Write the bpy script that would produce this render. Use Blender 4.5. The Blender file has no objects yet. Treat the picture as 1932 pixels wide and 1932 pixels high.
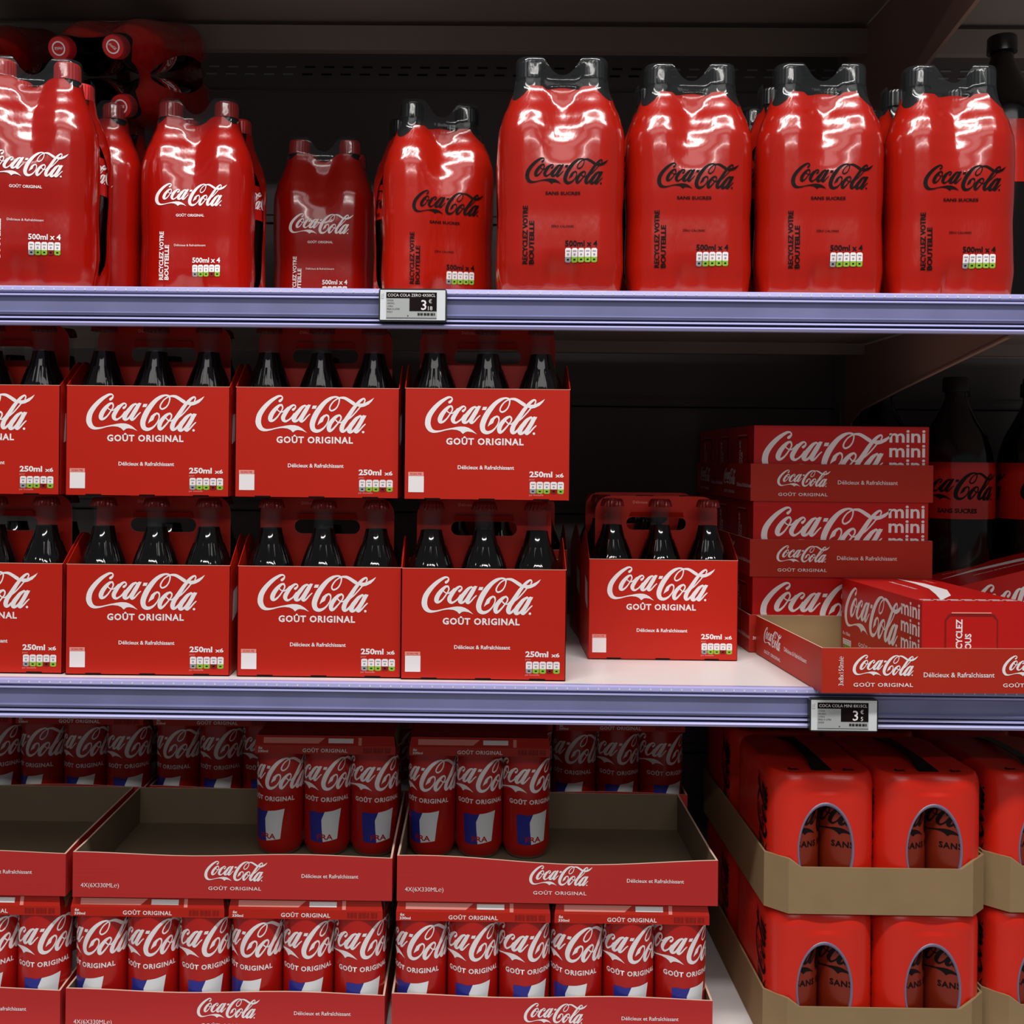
import bpy, bmesh, math, random
from mathutils import Vector, Matrix
from mathutils.geometry import tessellate_polygon, delaunay_2d_cdt
random.seed(7)
SC = bpy.context.scene
COL = SC.collection
PI = math.pi

# ------------------------------------------------------------------ camera
CAM_Z = 0.24
cam_d = bpy.data.cameras.new('camera')
cam = bpy.data.objects.new('camera', cam_d)
COL.objects.link(cam)
cam_d.sensor_width = 36
cam_d.lens = 36 * 2047 / 1932
cam_d.shift_x = (966 - 879) / 1932
cam_d.shift_y = (860 - 966) / 1932
cam_d.clip_start = 0.02
cam.matrix_world = (Matrix.Translation((0, -1.15, CAM_Z)) @ Matrix.Rotation(math.radians(0.6), 4, 'Z')
                    @ Matrix.Rotation(PI / 2, 4, 'X') @ Matrix.Rotation(math.radians(0.6), 4, 'Z'))
SC.camera = cam

# ------------------------------------------------------------------ light
world = bpy.data.worlds.new('aisle'); SC.world = world
world.use_nodes = True
bg = world.node_tree.nodes['Background']
bg.inputs[0].default_value = (0.92, 0.95, 1.0, 1)
bg.inputs[1].default_value = 0.11

def area(name, loc, target, sx, sy, power, color=(1, 0.97, 0.94)):
    d = bpy.data.lights.new(name, 'AREA'); d.shape = 'RECTANGLE'
    d.size = sx; d.size_y = sy; d.energy = power; d.color = color
    o = bpy.data.objects.new(name, d); COL.objects.link(o)
    o.location = loc
    o.rotation_euler = (Vector(target) - Vector(loc)).to_track_quat('-Z', 'Y').to_euler()
    return o
area('ceiling_light_near', (0.1, -1.15, 2.15), (0.1, 0.1, 0.2), 3.0, 0.16, 60)
area('ceiling_light_middle', (0.1, -2.2, 2.2), (0.1, 0.1, 0.2), 3.0, 0.5, 9)
area('ceiling_light_far', (0.1, -4.2, 2.2), (0.1, 0.1, 0.2), 3.4, 0.10, 30)
SC.view_settings.view_transform = 'Standard'
SC.view_settings.look = 'None'
SC.view_settings.exposure = 0.0
SC.view_settings.gamma = 1.0

# ------------------------------------------------------------------ materials
def lin(c):
    return tuple(((v / 255) / 12.92 if v / 255 <= 0.04045 else ((v / 255 + 0.055) / 1.055) ** 2.4) for v in c) + (1,)
MATS = {}
def mat(name, rgb, rough=0.5, spec=0.5, metal=0.0, alpha=1.0, bump=None, coat=0.0, var=None):
    """rgb in sRGB 0..255; bump=(scale xyz, strength, distance); var=(scale, amount) slow colour variation"""
    m = bpy.data.materials.new(name); m.use_nodes = True
    nt = m.node_tree; b = nt.nodes['Principled BSDF']
    b.inputs['Base Color'].default_value = lin(rgb)
    b.inputs['Roughness'].default_value = rough
    b.inputs['Specular IOR Level'].default_value = spec
    b.inputs['Metallic'].default_value = metal
    b.inputs['Alpha'].default_value = alpha
    b.inputs['Coat Weight'].default_value = coat
    b.inputs['Coat Roughness'].default_value = 0.08
    if bump or var:
        tc = nt.nodes.new('ShaderNodeTexCoord')
    if bump:
        prev = None
        for sc, st, dist in bump:
            mp = nt.nodes.new('ShaderNodeMapping'); mp.inputs['Scale'].default_value = sc
            nt.links.new(tc.outputs['Object'], mp.inputs['Vector'])
            n = nt.nodes.new('ShaderNodeTexNoise'); n.inputs['Scale'].default_value = 1.0
            n.inputs['Detail'].default_value = 2.0
            nt.links.new(mp.outputs[0], n.inputs['Vector'])
            bp = nt.nodes.new('ShaderNodeBump'); bp.inputs['Strength'].default_value = st
            bp.inputs['Distance'].default_value = dist
            nt.links.new(n.outputs['Fac'], bp.inputs['Height'])
            if prev: nt.links.new(prev.outputs[0], bp.inputs['Normal'])
            prev = bp
        nt.links.new(prev.outputs[0], b.inputs['Normal'])
        if coat: nt.links.new(prev.outputs[0], b.inputs['Coat Normal'])
    if var:
        n2 = nt.nodes.new('ShaderNodeTexNoise'); n2.inputs['Scale'].default_value = var[0]
        nt.links.new(tc.outputs['Object'], n2.inputs['Vector'])
        mx = nt.nodes.new('ShaderNodeMix'); mx.data_type = 'RGBA'
        c = lin(rgb)
        mx.inputs[6].default_value = tuple(v * (1 - var[1]) for v in c[:3]) + (1,)
        mx.inputs[7].default_value = tuple(min(1, v * (1 + var[1])) for v in c[:3]) + (1,)
        nt.links.new(n2.outputs['Fac'], mx.inputs[0])
        nt.links.new(mx.outputs[2], b.inputs['Base Color'])
    MATS[name] = m
    return m
WR = [((40, 40, 8), 0.08, 0.004), ((170, 170, 50), 0.22, 0.0010)]
mat('card_red', (190, 31, 12), 0.42, 0.35, var=(6, 0.05))
mat('tray_red', (188, 42, 40), 0.55, 0.35, bump=[((8, 8, 420), 0.12, 0.001)], var=(5, 0.06))
mat('mini_tray_red', (182, 40, 20), 0.5, 0.35, var=(5, 0.06))
mat('mini_box_red', (196, 22, 18), 0.3, 0.5, var=(5, 0.04))
mat('can_red', (184, 22, 15), 0.28, 0.6)
mat('zero_can_red', (128, 36, 16), 0.3, 0.5)
mat('film_red', (164, 16, 6), 0.18, 0.6, bump=WR, coat=0.4)
mat('film_zero_red', (172, 24, 8), 0.18, 0.6, bump=WR, coat=0.4)
mat('film_can_red', (218, 38, 20), 0.3, 0.5, bump=[((40, 40, 25), 0.3, 0.003)])
mat('film_clear', (60, 64, 66), 0.07, 1.0, alpha=0.3, bump=WR)
mat('film_rim', (120, 112, 140), 0.25, 0.6)
mat('print_white', (246, 240, 242), 0.4, 0.4)
mat('print_pink', (240, 150, 140), 0.5, 0.3)
mat('print_black', (20, 10, 10), 0.4, 0.15)
mat('print_green', (140, 190, 60), 0.5, 0.3)
mat('print_darkred', (130, 24, 22), 0.5, 0.3)
mat('print_grey', (150, 155, 158), 0.5, 0.3)
mat('print_blue', (44, 48, 150), 0.35, 0.5)
mat('print_flagwhite', (236, 240, 244), 0.35, 0.5)
mat('kraft', (152, 127, 92), 0.85, 0.15, var=(30, 0.08), bump=[((300, 300, 300), 0.1, 0.0005)])
mat('kraft_inner', (128, 112, 90), 0.9, 0.1, var=(20, 0.08))
mat('card_edge', (226, 190, 170), 0.8, 0.1)
mat('cola_glass', (8, 6, 6), 0.05, 0.7)
mat('pet_cola', (10, 7, 6), 0.12, 0.6)
mat('clear_glass', (90, 94, 96), 0.04, 0.9, alpha=0.13)
mat('pet_grey', (30, 31, 32), 0.15, 0.6)
mat('cap_red', (200, 40, 40), 0.3, 0.5)
mat('cap_black', (14, 14, 15), 0.25, 0.6)
mat('crown_red', (120, 24, 22), 0.3, 0.6, metal=0.3)
mat('aluminium', (190, 190, 195), 0.25, 0.5, metal=1.0)
mat('shelf_white', (246, 242, 240), 0.35, 0.4)
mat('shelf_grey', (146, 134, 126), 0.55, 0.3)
mat('bracket', (146, 118, 106), 0.5, 0.3)
mat('panel_dark', (104, 98, 97), 0.6, 0.3, var=(2, 0.1))
mat('slot_lit', (150, 155, 155), 0.4, 0.5)  # faint light through the slots, put in as pale grey
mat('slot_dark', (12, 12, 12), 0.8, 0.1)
mat('rail_light', (184, 182, 234), 0.22, 0.6)
mat('rail_face', (122, 124, 166), 0.25, 0.6, var=(16, 0.22))
mat('rail_dark', (40, 40, 66), 0.35, 0.5)
mat('tag_case', (38, 40, 42), 0.35, 0.5)
mat('tag_white', (224, 228, 232), 0.4, 0.4)
mat('tag_screen', (176, 180, 180), 0.35, 0.4)
mat('floor_tile', (170, 166, 160), 0.35, 0.4)

# ------------------------------------------------------------------ mesh builder
class MB:
    def __init__(s): s.v = []; s.f = []; s.m = []; s.s = []
    def add(s, vs, fs, m, smooth=False):
        o = len(s.v); s.v += [tuple(v) for v in vs]
        for i, f in enumerate(fs):
            s.f.append(tuple(o + k for k in f)); s.m.append(m if isinstance(m, str) else m[i]); s.s.append(smooth)
    def box(s, x0, x1, y0, y1, z0, z1, m):
        v = [(x, y, z) for z in (z0, z1) for y in (y0, y1) for x in (x0, x1)]
        f = [(0, 2, 3, 1), (4, 5, 7, 6), (0, 1, 5, 4), (2, 6, 7, 3), (0, 4, 6, 2), (1, 3, 7, 5)]
        s.add(v, f, m)
    def prism_x(s, pts, x0, x1, m):           # pts in (y,z)
        n = len(pts)
        s.add([(x0, y, z) for y, z in pts] + [(x1, y, z) for y, z in pts],
              [tuple(range(n))[::-1], tuple(range(n, 2 * n))] + [(i, (i + 1) % n, n + (i + 1) % n, n + i) for i in range(n)], m)
    def lathe(s, prof, seg, mfun, cx=0, cy=0, z0=0, cap0=True, cap1=True):
        vs = []
        for z, r in prof:
            for k in range(seg):
                a = 2 * PI * k / seg
                vs.append((cx + r * math.cos(a), cy + r * math.sin(a), z0 + z))
        fs = []; ms = []
        for i in range(len(prof) - 1):
            zm = (prof[i][0] + prof[i + 1][0]) / 2
            for k in range(seg):
                k2 = (k + 1) % seg
                fs.append((i * seg + k, i * seg + k2, (i + 1) * seg + k2, (i + 1) * seg + k)); ms.append(mfun(zm) if callable(mfun) else mfun)
        s.add(vs, fs, ms, True)
        n = len(prof)
        if cap0: s.add([vs[k] for k in range(seg)], [tuple(range(seg))[::-1]], ms[0])
        if cap1: s.add([vs[(n - 1) * seg + k] for k in range(seg)], [tuple(range(seg))], ms[-1])
    def put(s, P, fn, m, smooth=False):       # P: flat print (verts2d, faces)
        s.add([fn(x, y) for x, y in P[0]], P[1], m, smooth)
    def build(s, name, parent=None):
        me = bpy.data.meshes.new(name)
        me.from_pydata(s.v, [], s.f)
        names = sorted(set(s.m))
        for n in names: me.materials.append(MATS[n])
        ix = {n: i for i, n in enumerate(names)}
        me.polygons.foreach_set('material_index', [ix[n] for n in s.m])
        me.polygons.foreach_set('use_smooth', s.s)
        me.update()
        o = bpy.data.objects.new(name, me); COL.objects.link(o)
        if parent: o.parent = parent
        return o

def tag(o, label, cat, group=None):
    o['label'] = label; o['category'] = cat
    if group: o['group'] = group
    return o
def struct(o): o['kind'] = 'structure'; return o
def empty(name):
    o = bpy.data.objects.new(name, None); o.empty_display_size = 0.02; COL.objects.link(o); return o
KIDS = {}
def kid(o, parent):
    o.parent = parent; KIDS.setdefault(parent.name, []).append(o); return o
def dup(root):
    r = root.copy(); COL.objects.link(r)
    for ch in KIDS.get(root.name, []):
        c = ch.copy(); COL.objects.link(c); kid(c, r)
        for g in KIDS.get(ch.name, []):
            d = g.copy(); COL.objects.link(d); kid(d, c)
    return r
USED = set()
def place(proto, loc, rz, label, cat, group):
    if proto.name in USED: o = dup(proto)
    else: o = proto; USED.add(proto.name)
    o.location = loc; o.rotation_euler = (0, 0, math.radians(rz))
    tag(o, label, cat, group)
    return o

# ------------------------------------------------------------------ flat prints: lettering, logo script, panels
_TC = {}
def _raw_text(t, bold, spacing):
    key = (t, bold, spacing)
    if key in _TC: return _TC[key]
    c = bpy.data.curves.new('lettering', 'FONT'); c.body = t; c.size = 1
    c.offset = bold; c.space_character = spacing; c.resolution_u = 2
    o = bpy.data.objects.new('lettering', c); COL.objects.link(o)
    bpy.context.view_layer.update()
    me = bpy.data.meshes.new_from_object(o.evaluated_get(bpy.context.evaluated_depsgraph_get()))
    vs = [(v.co.x, v.co.y) for v in me.vertices]; fs = [tuple(p.vertices) for p in me.polygons]
    bpy.data.objects.remove(o); bpy.data.curves.remove(c); bpy.data.meshes.remove(me)
    _TC[key] = (vs, fs); return _TC[key]
def txt(t, w=None, h=None, bold=0.02, spacing=1.0, align='c'):
    vs, fs = _raw_text(t, bold, spacing)
    x0 = min(v[0] for v in vs); x1 = max(v[0] for v in vs); y0 = min(v[1] for v in vs); y1 = max(v[1] for v in vs)
    sx = w / (x1 - x0) if w else h / (y1 - y0)
    sy = h / (y1 - y0) if h else sx
    cx = {'c': (x0 + x1) / 2, 'l': x0, 'r': x1}[align]; cy = (y0 + y1) / 2
    return ([((x - cx) * sx, (y - cy) * sy) for x, y in vs], fs)
def rect(w, h): return ([(-w / 2, -h / 2), (w / 2, -h / 2), (w / 2, h / 2), (-w / 2, h / 2)], [(0, 1, 2, 3)])
def disc(r, n=16): return ([(r * math.cos(2 * PI * k / n), r * math.sin(2 * PI * k / n)) for k in range(n)], [tuple(range(n))])
def poly(pts):
    t = tessellate_polygon([[Vector((x, y, 0)) for x, y in pts]])
    return (list(pts), [tuple(f) for f in t])
def shift(P, dx, dy): return ([(x + dx, y + dy) for x, y in P[0]], P[1])
def rot90(P): return ([(-y, x) for x, y in P[0]], P[1])
def merge(*Ps):
    vs = []; fs = []
    for P in Ps:
        o = len(vs); vs += P[0]; fs += [tuple(o + k for k in f) for f in P[1]]
    return (vs, fs)
def crom(pts, n=5):
    out = []
    P = [pts[0]] + list(pts) + [pts[-1]]
    for i in range(1, len(P) - 2):
        for k in range(n):
            t = k / n
            out.append(tuple(0.5 * (2 * P[i][j] + (P[i + 1][j] - P[i - 1][j]) * t + (2 * P[i - 1][j] - 5 * P[i][j] + 4 * P[i + 1][j] - P[i + 2][j]) * t * t
                             + (3 * P[i][j] - P[i - 1][j] - 3 * P[i + 1][j] + P[i + 2][j]) * t ** 3) for j in range(len(pts[0]))))
    out.append(tuple(pts[-1])); return out
def ribbon(pts, caps=True):
    c = crom(pts); vs = []; fs = []
    for i, (x, y, w) in enumerate(c):
        a = c[max(0, i - 1)]; b = c[min(len(c) - 1, i + 1)]
        dx, dy = b[0] - a[0], b[1] - a[1]; l = math.hypot(dx, dy) or 1
        nx, ny = -dy / l, dx / l
        vs += [(x + nx * w / 2, y + ny * w / 2), (x - nx * w / 2, y - ny * w / 2)]
        if i: k = 2 * i; fs.append((k - 2, k - 1, k + 1, k))
    R = (vs, fs)
    if caps:
        R = merge(R, shift(disc(c[0][2] / 2, 10), c[0][0], c[0][1]), shift(disc(c[-1][2] / 2, 10), c[-1][0], c[-1][1]))
    return R
def _logo():
    A = lambda L: [(x / 16.1 - 6, y / 16.1) + ((w / 16.1,) if w else ()) for x, y, w in L]
    B = lambda L: [(x / 13.8 + 109, y / 13.8) + ((w / 13.8,) if w else ()) for x, y, w in L]
    z = lambda L: [(x, y, 0) for x, y in L]
    parts = []
    parts.append(ribbon(A([(892, 325, 88), (950, 275, 72), (978, 215, 42), (940, 165, 50), (860, 165, 72), (760, 215, 92), (610, 320, 120), (455, 465, 140), (320, 630, 158), (225, 800, 172), (190, 980, 182), (205, 1100, 176), (262, 1205, 150), (345, 1265, 112), (450, 1283, 76), (600, 1265, 50), (760, 1225, 40), (900, 1195, 48), (1010, 1180, 56)])))
    parts.append(poly(A(z([(1000, 1153), (1100, 1130), (1250, 1110), (1400, 1115), (1520, 1150), (1640, 1220), (1795, 1358), (1640, 1292), (1500, 1270), (1420, 1285), (1335, 1352), (1260, 1275), (1150, 1225), (1000, 1210)]))))
    parts.append(ribbon(A([(955, 452, 56), (870, 475, 80), (750, 590, 122), (640, 740, 145), (585, 880, 150), (600, 965, 115), (690, 960, 72), (800, 865, 50), (900, 725, 44), (965, 620, 44), (988, 530, 48), (955, 452, 56)])))
    parts.append(ribbon(A([(800, 590, 40), (860, 655, 36), (960, 685, 40), (1050, 640, 44), (1160, 540, 60)])))
    parts.append(ribbon(A([(1332, 605, 84), (1392, 555, 60), (1412, 500, 44), (1370, 455, 48), (1300, 475, 74), (1185, 575, 108), (1085, 710, 130), (1010, 850, 142), (1022, 945, 120), (1090, 990, 76), (1180, 950, 54), (1280, 870, 56), (1380, 750, 80)])))
    parts.append(ribbon(A([(1725, 465, 56), (1625, 525, 98), (1505, 670, 128), (1410, 800, 140), (1358, 930, 140), (1395, 985, 90), (1480, 955, 70), (1560, 860, 60), (1690, 640, 52), (1780, 500, 50)])))
    parts.append(ribbon(A([(1845, 475, 96), (1760, 640, 108), (1665, 800, 110), (1590, 940, 120), (1622, 990, 80), (1700, 945, 52), (1800, 830, 44), (1885, 748, 34)])))
    parts.append(poly(A(z([(1700, 470), (1800, 455), (1918, 438), (1880, 520), (1780, 560)]))))
    parts.append(poly(B(z([(112, 398), (226, 398), (192, 488), (80, 488)]))))
    parts.append(poly(B(z([(245, 952), (272, 860), (330, 735), (420, 662), (500, 637), (490, 690), (432, 745), (395, 850), (310, 900)]))))
    parts.append(ribbon(B([(485, 658, 46), (540, 682, 52), (560, 760, 36), (530, 870, 36), (452, 992, 42), (350, 1080, 66), (230, 1115, 96), (130, 1065, 130), (98, 940, 146), (130, 800, 152), (212, 620, 150), (325, 450, 136), (455, 300, 112), (590, 200, 90), (700, 155, 56), (780, 152, 50), (845, 185, 46), (850, 280, 36), (812, 400, 36), (740, 492, 42), (640, 538, 48), (586, 490, 42), (606, 400, 40), (685, 285, 36), (780, 212, 36), (850, 178, 48), (925, 170, 62), (1010, 182, 80), (1105, 230, 90), (1200, 292, 96), (1262, 332, 98)], ), ))
    parts.append(ribbon(B([(860, 660, 52), (775, 700, 80), (685, 790, 108), (605, 900, 120), (568, 1010, 122), (585, 1098, 96), (655, 1078, 62), (745, 985, 46), (830, 880, 38), (895, 790, 40), (905, 705, 46), (860, 660, 52)])))
    parts.append(ribbon(B([(760, 800, 38), (815, 855, 36), (870, 872, 32), (930, 855, 40), (985, 805, 44)])))
    parts.append(ribbon(B([(1552, 300, 34), (1578, 235, 38), (1545, 190, 48), (1462, 235, 70), (1362, 335, 88), (1252, 475, 104), (1150, 632, 116), (1052, 782, 122), (972, 905, 126), (930, 1030, 130), (945, 1105, 104), (1005, 1105, 70), (1085, 1035, 60), (1170, 950, 80)])))
    parts.append(ribbon(B([(1080, 800, 36), (1200, 702, 36), (1322, 570, 36), (1412, 462, 36), (1455, 400, 36)])))
    parts.append(poly(B(z([(1350, 400), (1405, 328), (1500, 325), (1600, 295), (1700, 245), (1832, 163), (1772, 260), (1682, 350), (1560, 412), (1450, 436)]))))
    parts.append(ribbon(B([(1452, 672, 52), (1342, 755, 98), (1252, 870, 120), (1172, 980, 130), (1140, 1088, 130), (1172, 1135, 84), (1252, 1098, 62), (1335, 998, 52), (1440, 820, 46), (1490, 705, 48)])))
    parts.append(ribbon(B([(1545, 700, 100), (1480, 830, 108), (1392, 980, 110), (1322, 1088, 120), (1352, 1135, 72), (1432, 1078, 46), (1522, 975, 40), (1592, 908, 30)])))
    parts.append(poly(B(z([(1420, 665), (1510, 672), (1622, 662), (1590, 740), (1500, 780)]))))
    parts.append(shift(disc(2.6, 10), 1535 / 13.8 + 109, 1130 / 13.8))
    P = merge(*parts)
    x0 = min(v[0] for v in P[0]); x1 = max(v[0] for v in P[0]); y0 = min(v[1] for v in P[0]); y1 = max(v[1] for v in P[0])
    w = x1 - x0
    P = ([((x - (x0 + x1) / 2) / w, -(y - (y0 + y1) / 2) / w) for x, y in P[0]], P[1])
    tris = []
    for f in P[1]:
        for k in range(1, len(f) - 1):
            t = [P[0][f[0]], P[0][f[k]], P[0][f[k + 1]]]
            ar = (t[1][0] - t[0][0]) * (t[2][1] - t[0][1]) - (t[2][0] - t[0][0]) * (t[1][1] - t[0][1])
            if abs(ar) > 1e-8: tris.append(t if ar > 0 else t[::-1])
    vs = [Vector(v) for t in tris for v in t]
    r = delaunay_2d_cdt(vs, [], [[3 * k, 3 * k + 1, 3 * k + 2] for k in range(len(tris))], 0, 1e-5)   # one clean layer
    bb = [(min(v[0] for v in t), max(v[0] for v in t), min(v[1] for v in t), max(v[1] for v in t), t) for t in tris]
    def inside(x, y):
        for a, b, c, d, t in bb:
            if a <= x <= b and c <= y <= d and all((t[(k + 1) % 3][0] - t[k][0]) * (y - t[k][1]) - (t[(k + 1) % 3][1] - t[k][1]) * (x - t[k][0]) >= 0 for k in range(3)): return True
        return False
    V = [tuple(v) for v in r[0]]
    return (V, [tuple(f) for f in r[2] if inside(sum(V[k][0] for k in f) / len(f), sum(V[k][1] for k in f) / len(f))])
LOGO = _logo()
def logo(w): return ([(x * w, y * w) for x, y in LOGO[0]], LOGO[1])
def dice(P, step, axes='xy'):
    bm = bmesh.new()
    vs = [bm.verts.new((x, y, 0)) for x, y in P[0]]
    for f in P[1]:
        try: bm.faces.new([vs[k] for k in f])
        except ValueError: pass
    for ax in axes:
        i = 'xy'.index(ax)
        lo = min(v[i] for v in P[0]); hi = max(v[i] for v in P[0])
        k = math.floor(lo / step) + 1
        while k * step < hi:
            co = [0, 0, 0]; co[i] = k * step; no = [0, 0, 0]; no[i] = 1
            bmesh.ops.bisect_plane(bm, geom=bm.verts[:] + bm.edges[:] + bm.faces[:], plane_co=co, plane_no=no, dist=1e-7)
            k += 1
    bm.verts.index_update()
    R = ([(v.co.x, v.co.y) for v in bm.verts], [tuple(v.index for v in f.verts) for f in bm.faces])
    bm.free(); return R
def flat(ox, oy, oz, face='front', sc=1):
    """maps print coordinates onto a wall facing -Y / -X / +X / +Z"""
    if face == 'front': return lambda x, y: (ox + x, oy, oz + y)
    if face == 'left': return lambda x, y: (ox, oy - x, oz + y)
    if face == 'right': return lambda x, y: (ox, oy + x, oz + y)
    if face == 'top': return lambda x, y: (ox + x, oy + y, oz)
def nutri(put, cx, cz, w, h, fourth='print_green'):
    """the row of five rounded nutrition cells"""
    cw = w / 5.15
    for i in range(5):
        x = cx - w / 2 + cw * (i + 0.5) + i * w * 0.0075
        ww = cw * 0.94
        m = h * 0.5
        top = poly([(-ww / 2, -h * 0.12), (ww / 2, -h * 0.12), (ww / 2, h * 0.42), (ww * 0.3, h * 0.5), (-ww * 0.3, h * 0.5), (-ww / 2, h * 0.42)])
        bot = poly([(-ww / 2, -h * 0.12), (-ww / 2, -h * 0.42), (-ww * 0.3, -h * 0.5), (ww * 0.3, -h * 0.5), (ww / 2, -h * 0.42), (ww / 2, -h * 0.12)])
        put(shift(top, x, cz), 'print_white', 0)
        put(shift(bot, x, cz), 'print_grey' if i == 0 else (fourth if i == 3 else 'print_green'), 0)
        put(shift(rect(ww * 0.6, h * 0.06), x, cz + h * 0.3), 'print_grey', 1)
        put(shift(rect(ww * 0.3, h * 0.12), x, cz + h * 0.06), 'print_grey', 1)
        put(shift(rect(ww * 0.35, h * 0.1), x, cz - h * 0.3), 'print_black', 1)

# ================================================================== SETTING
X0, X1 = -0.95, 1.15
BACK = 0.545
TOP_Z, MID_Z, BOT_Z, UP_Z = 0.4145, 0.0, -0.398, 0.880
w = MB(); w.box(X0, X1, BACK, BACK + 0.02, -0.62, 1.0, 'panel_dark')
for z in (0.15, 0.318, -0.22, 0.60):              # seams between the back panels
    w.box(X0, X1, BACK - 0.003, BACK, z, z + 0.002, 'slot_dark')
    w.box(X0, X1, BACK - 0.004, BACK, z + 0.014, z + 0.0155, 'panel_dark')
for r, z in enumerate((0.833, 0.8445)):            # two rows of slots in the perforated strip; pale grey paints light showing through
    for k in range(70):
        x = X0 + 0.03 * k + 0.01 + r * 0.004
        w.box(x, x + 0.016, BACK - 0.0015, BACK, z, z + 0.0022, 'slot_lit' if (x < -0.28 or x > 0.26) else 'slot_dark')
w.box(X0, X1, BACK - 0.004, BACK, 0.806, 0.808, 'panel_dark')
struct(w.build('wall_back'))
p = MB()
p.box(0.553, 0.600, BACK - 0.03, BACK - 0.0045, -0.62, 1.0, 'panel_dark')
for k in range(50):
    p.box(0.564, 0.568, BACK - 0.0312, BACK - 0.03, -0.6 + k * 0.032, -0.585 + k * 0.032, 'slot_dark')
    p.box(0.584, 0.588, BACK - 0.0312, BACK - 0.03, -0.6 + k * 0.032, -0.585 + k * 0.032, 'slot_dark')
struct(p.build('trim_1'))
f = MB(); f.box(-2.2, 2.4, -3.6, 0.8, -0.66, -0.62, 'floor_tile'); struct(f.build('floor'))

def shelf(z, surf, label, depth=BACK - 0.035, beam=(-0.022, -0.0035), drop=0.0):
    root = empty('shelf'); root.location = (0, 0, z)
    b = MB()
    b.box(X0, X1, 0.0, depth, -0.003, -0.0005, surf)
    b.box(X0, X1, -0.002, 0.0, -0.036, -0.0005, surf)
    kid(b.build('board', root), root)
    g = MB()                                          # rear stiffening beam hanging under the board
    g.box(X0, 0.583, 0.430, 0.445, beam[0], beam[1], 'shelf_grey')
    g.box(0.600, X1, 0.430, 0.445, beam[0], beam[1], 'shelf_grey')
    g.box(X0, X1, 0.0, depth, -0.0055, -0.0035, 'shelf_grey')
    kid(g.build('rear_beam', root), root)
    for xb in (0.5615,):
        br = MB()
        br.prism_x([(0.004, -0.008), (0.004, -0.042 - drop), (0.30, -0.080 - drop * 1.2), (0.44, -0.100 - drop * 1.2), (0.485, -0.118 - drop * 1.2), (0.505, -0.15 - drop * 1.2), (0.512, -0.15 - drop * 1.2), (0.512, -0.008)], xb - 0.0012, xb + 0.0012, 'bracket')
        br.prism_x([(0.004, -0.042 - drop), (0.30, -0.080 - drop * 1.2), (0.44, -0.100 - drop * 1.2), (0.44, -0.102 - drop * 1.2), (0.30, -0.082 - drop * 1.2), (0.004, -0.044 - drop)], xb - 0.004, xb + 0.0012, 'bracket')
        kid(br.build('bracket', root), root)
    r = MB()                                          # clear price channel, lips and grooves
    r.prism_x([(-0.002, 0.0005), (-0.0085, 0.0005), (-0.0105, -0.001), (-0.0110, -0.0045), (-0.009, -0.006), (-0.002, -0.006)], X0, X1, 'rail_light')
    r.prism_x([(-0.002, -0.006), (-0.0075, -0.006), (-0.0060, -0.0090), (-0.0058, -0.0265), (-0.002, -0.0265)], X0, X1, 'rail_face')
    r.prism_x([(-0.002, -0.0082), (-0.0095, -0.0078), (-0.0098, -0.0096), (-0.002, -0.0100)], X0, X1, 'rail_light')
    r.prism_x([(-0.002, -0.0265), (-0.009, -0.0262), (-0.0105, -0.0275), (-0.009, -0.0300), (-0.002, -0.0300)], X0, X1, 'rail_face')
    r.prism_x([(-0.002, -0.0300), (-0.0062, -0.0300), (-0.0062, -0.0320), (-0.002, -0.0320)], X0, X1, 'rail_dark')
    r.prism_x([(-0.002, -0.0320), (-0.010, -0.0320), (-0.0105, -0.0338), (-0.002, -0.0342)], X0, X1, 'rail_light')
    r.prism_x([(-0.002, -0.0342), (-0.0062, -0.0342), (-0.0062, -0.0368), (-0.002, -0.0368)], X0, X1, 'rail_dark')
    r.prism_x([(-0.002, -0.0368), (-0.0105, -0.0368), (-0.0120, -0.0385), (-0.0105, -0.0410), (-0.002, -0.0410)], X0, X1, 'rail_light')
    k = X0
    while k < X1:                                     # little scale ticks on the top lip
        r.box(k, k + 0.0012, -0.0114, -0.0108, -0.0040, -0.0022, 'print_white'); k += 0.0109
    kid(r.build('price_rail', root), root)
    tag(root, label, 'shelf')
    return root
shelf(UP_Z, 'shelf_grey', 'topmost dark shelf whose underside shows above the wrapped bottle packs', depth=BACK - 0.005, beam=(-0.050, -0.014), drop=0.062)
shelf(TOP_Z, 'shelf_white', 'shelf with lavender rail carrying the shrink-wrapped bottle packs')
shelf(MID_Z, 'shelf_white', 'white shelf with lavender rail carrying the glass bottle cartons')
shelf(BOT_Z, 'shelf_white', 'lowest white shelf carrying the trays of cans', depth=BACK - 0.035)

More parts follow.
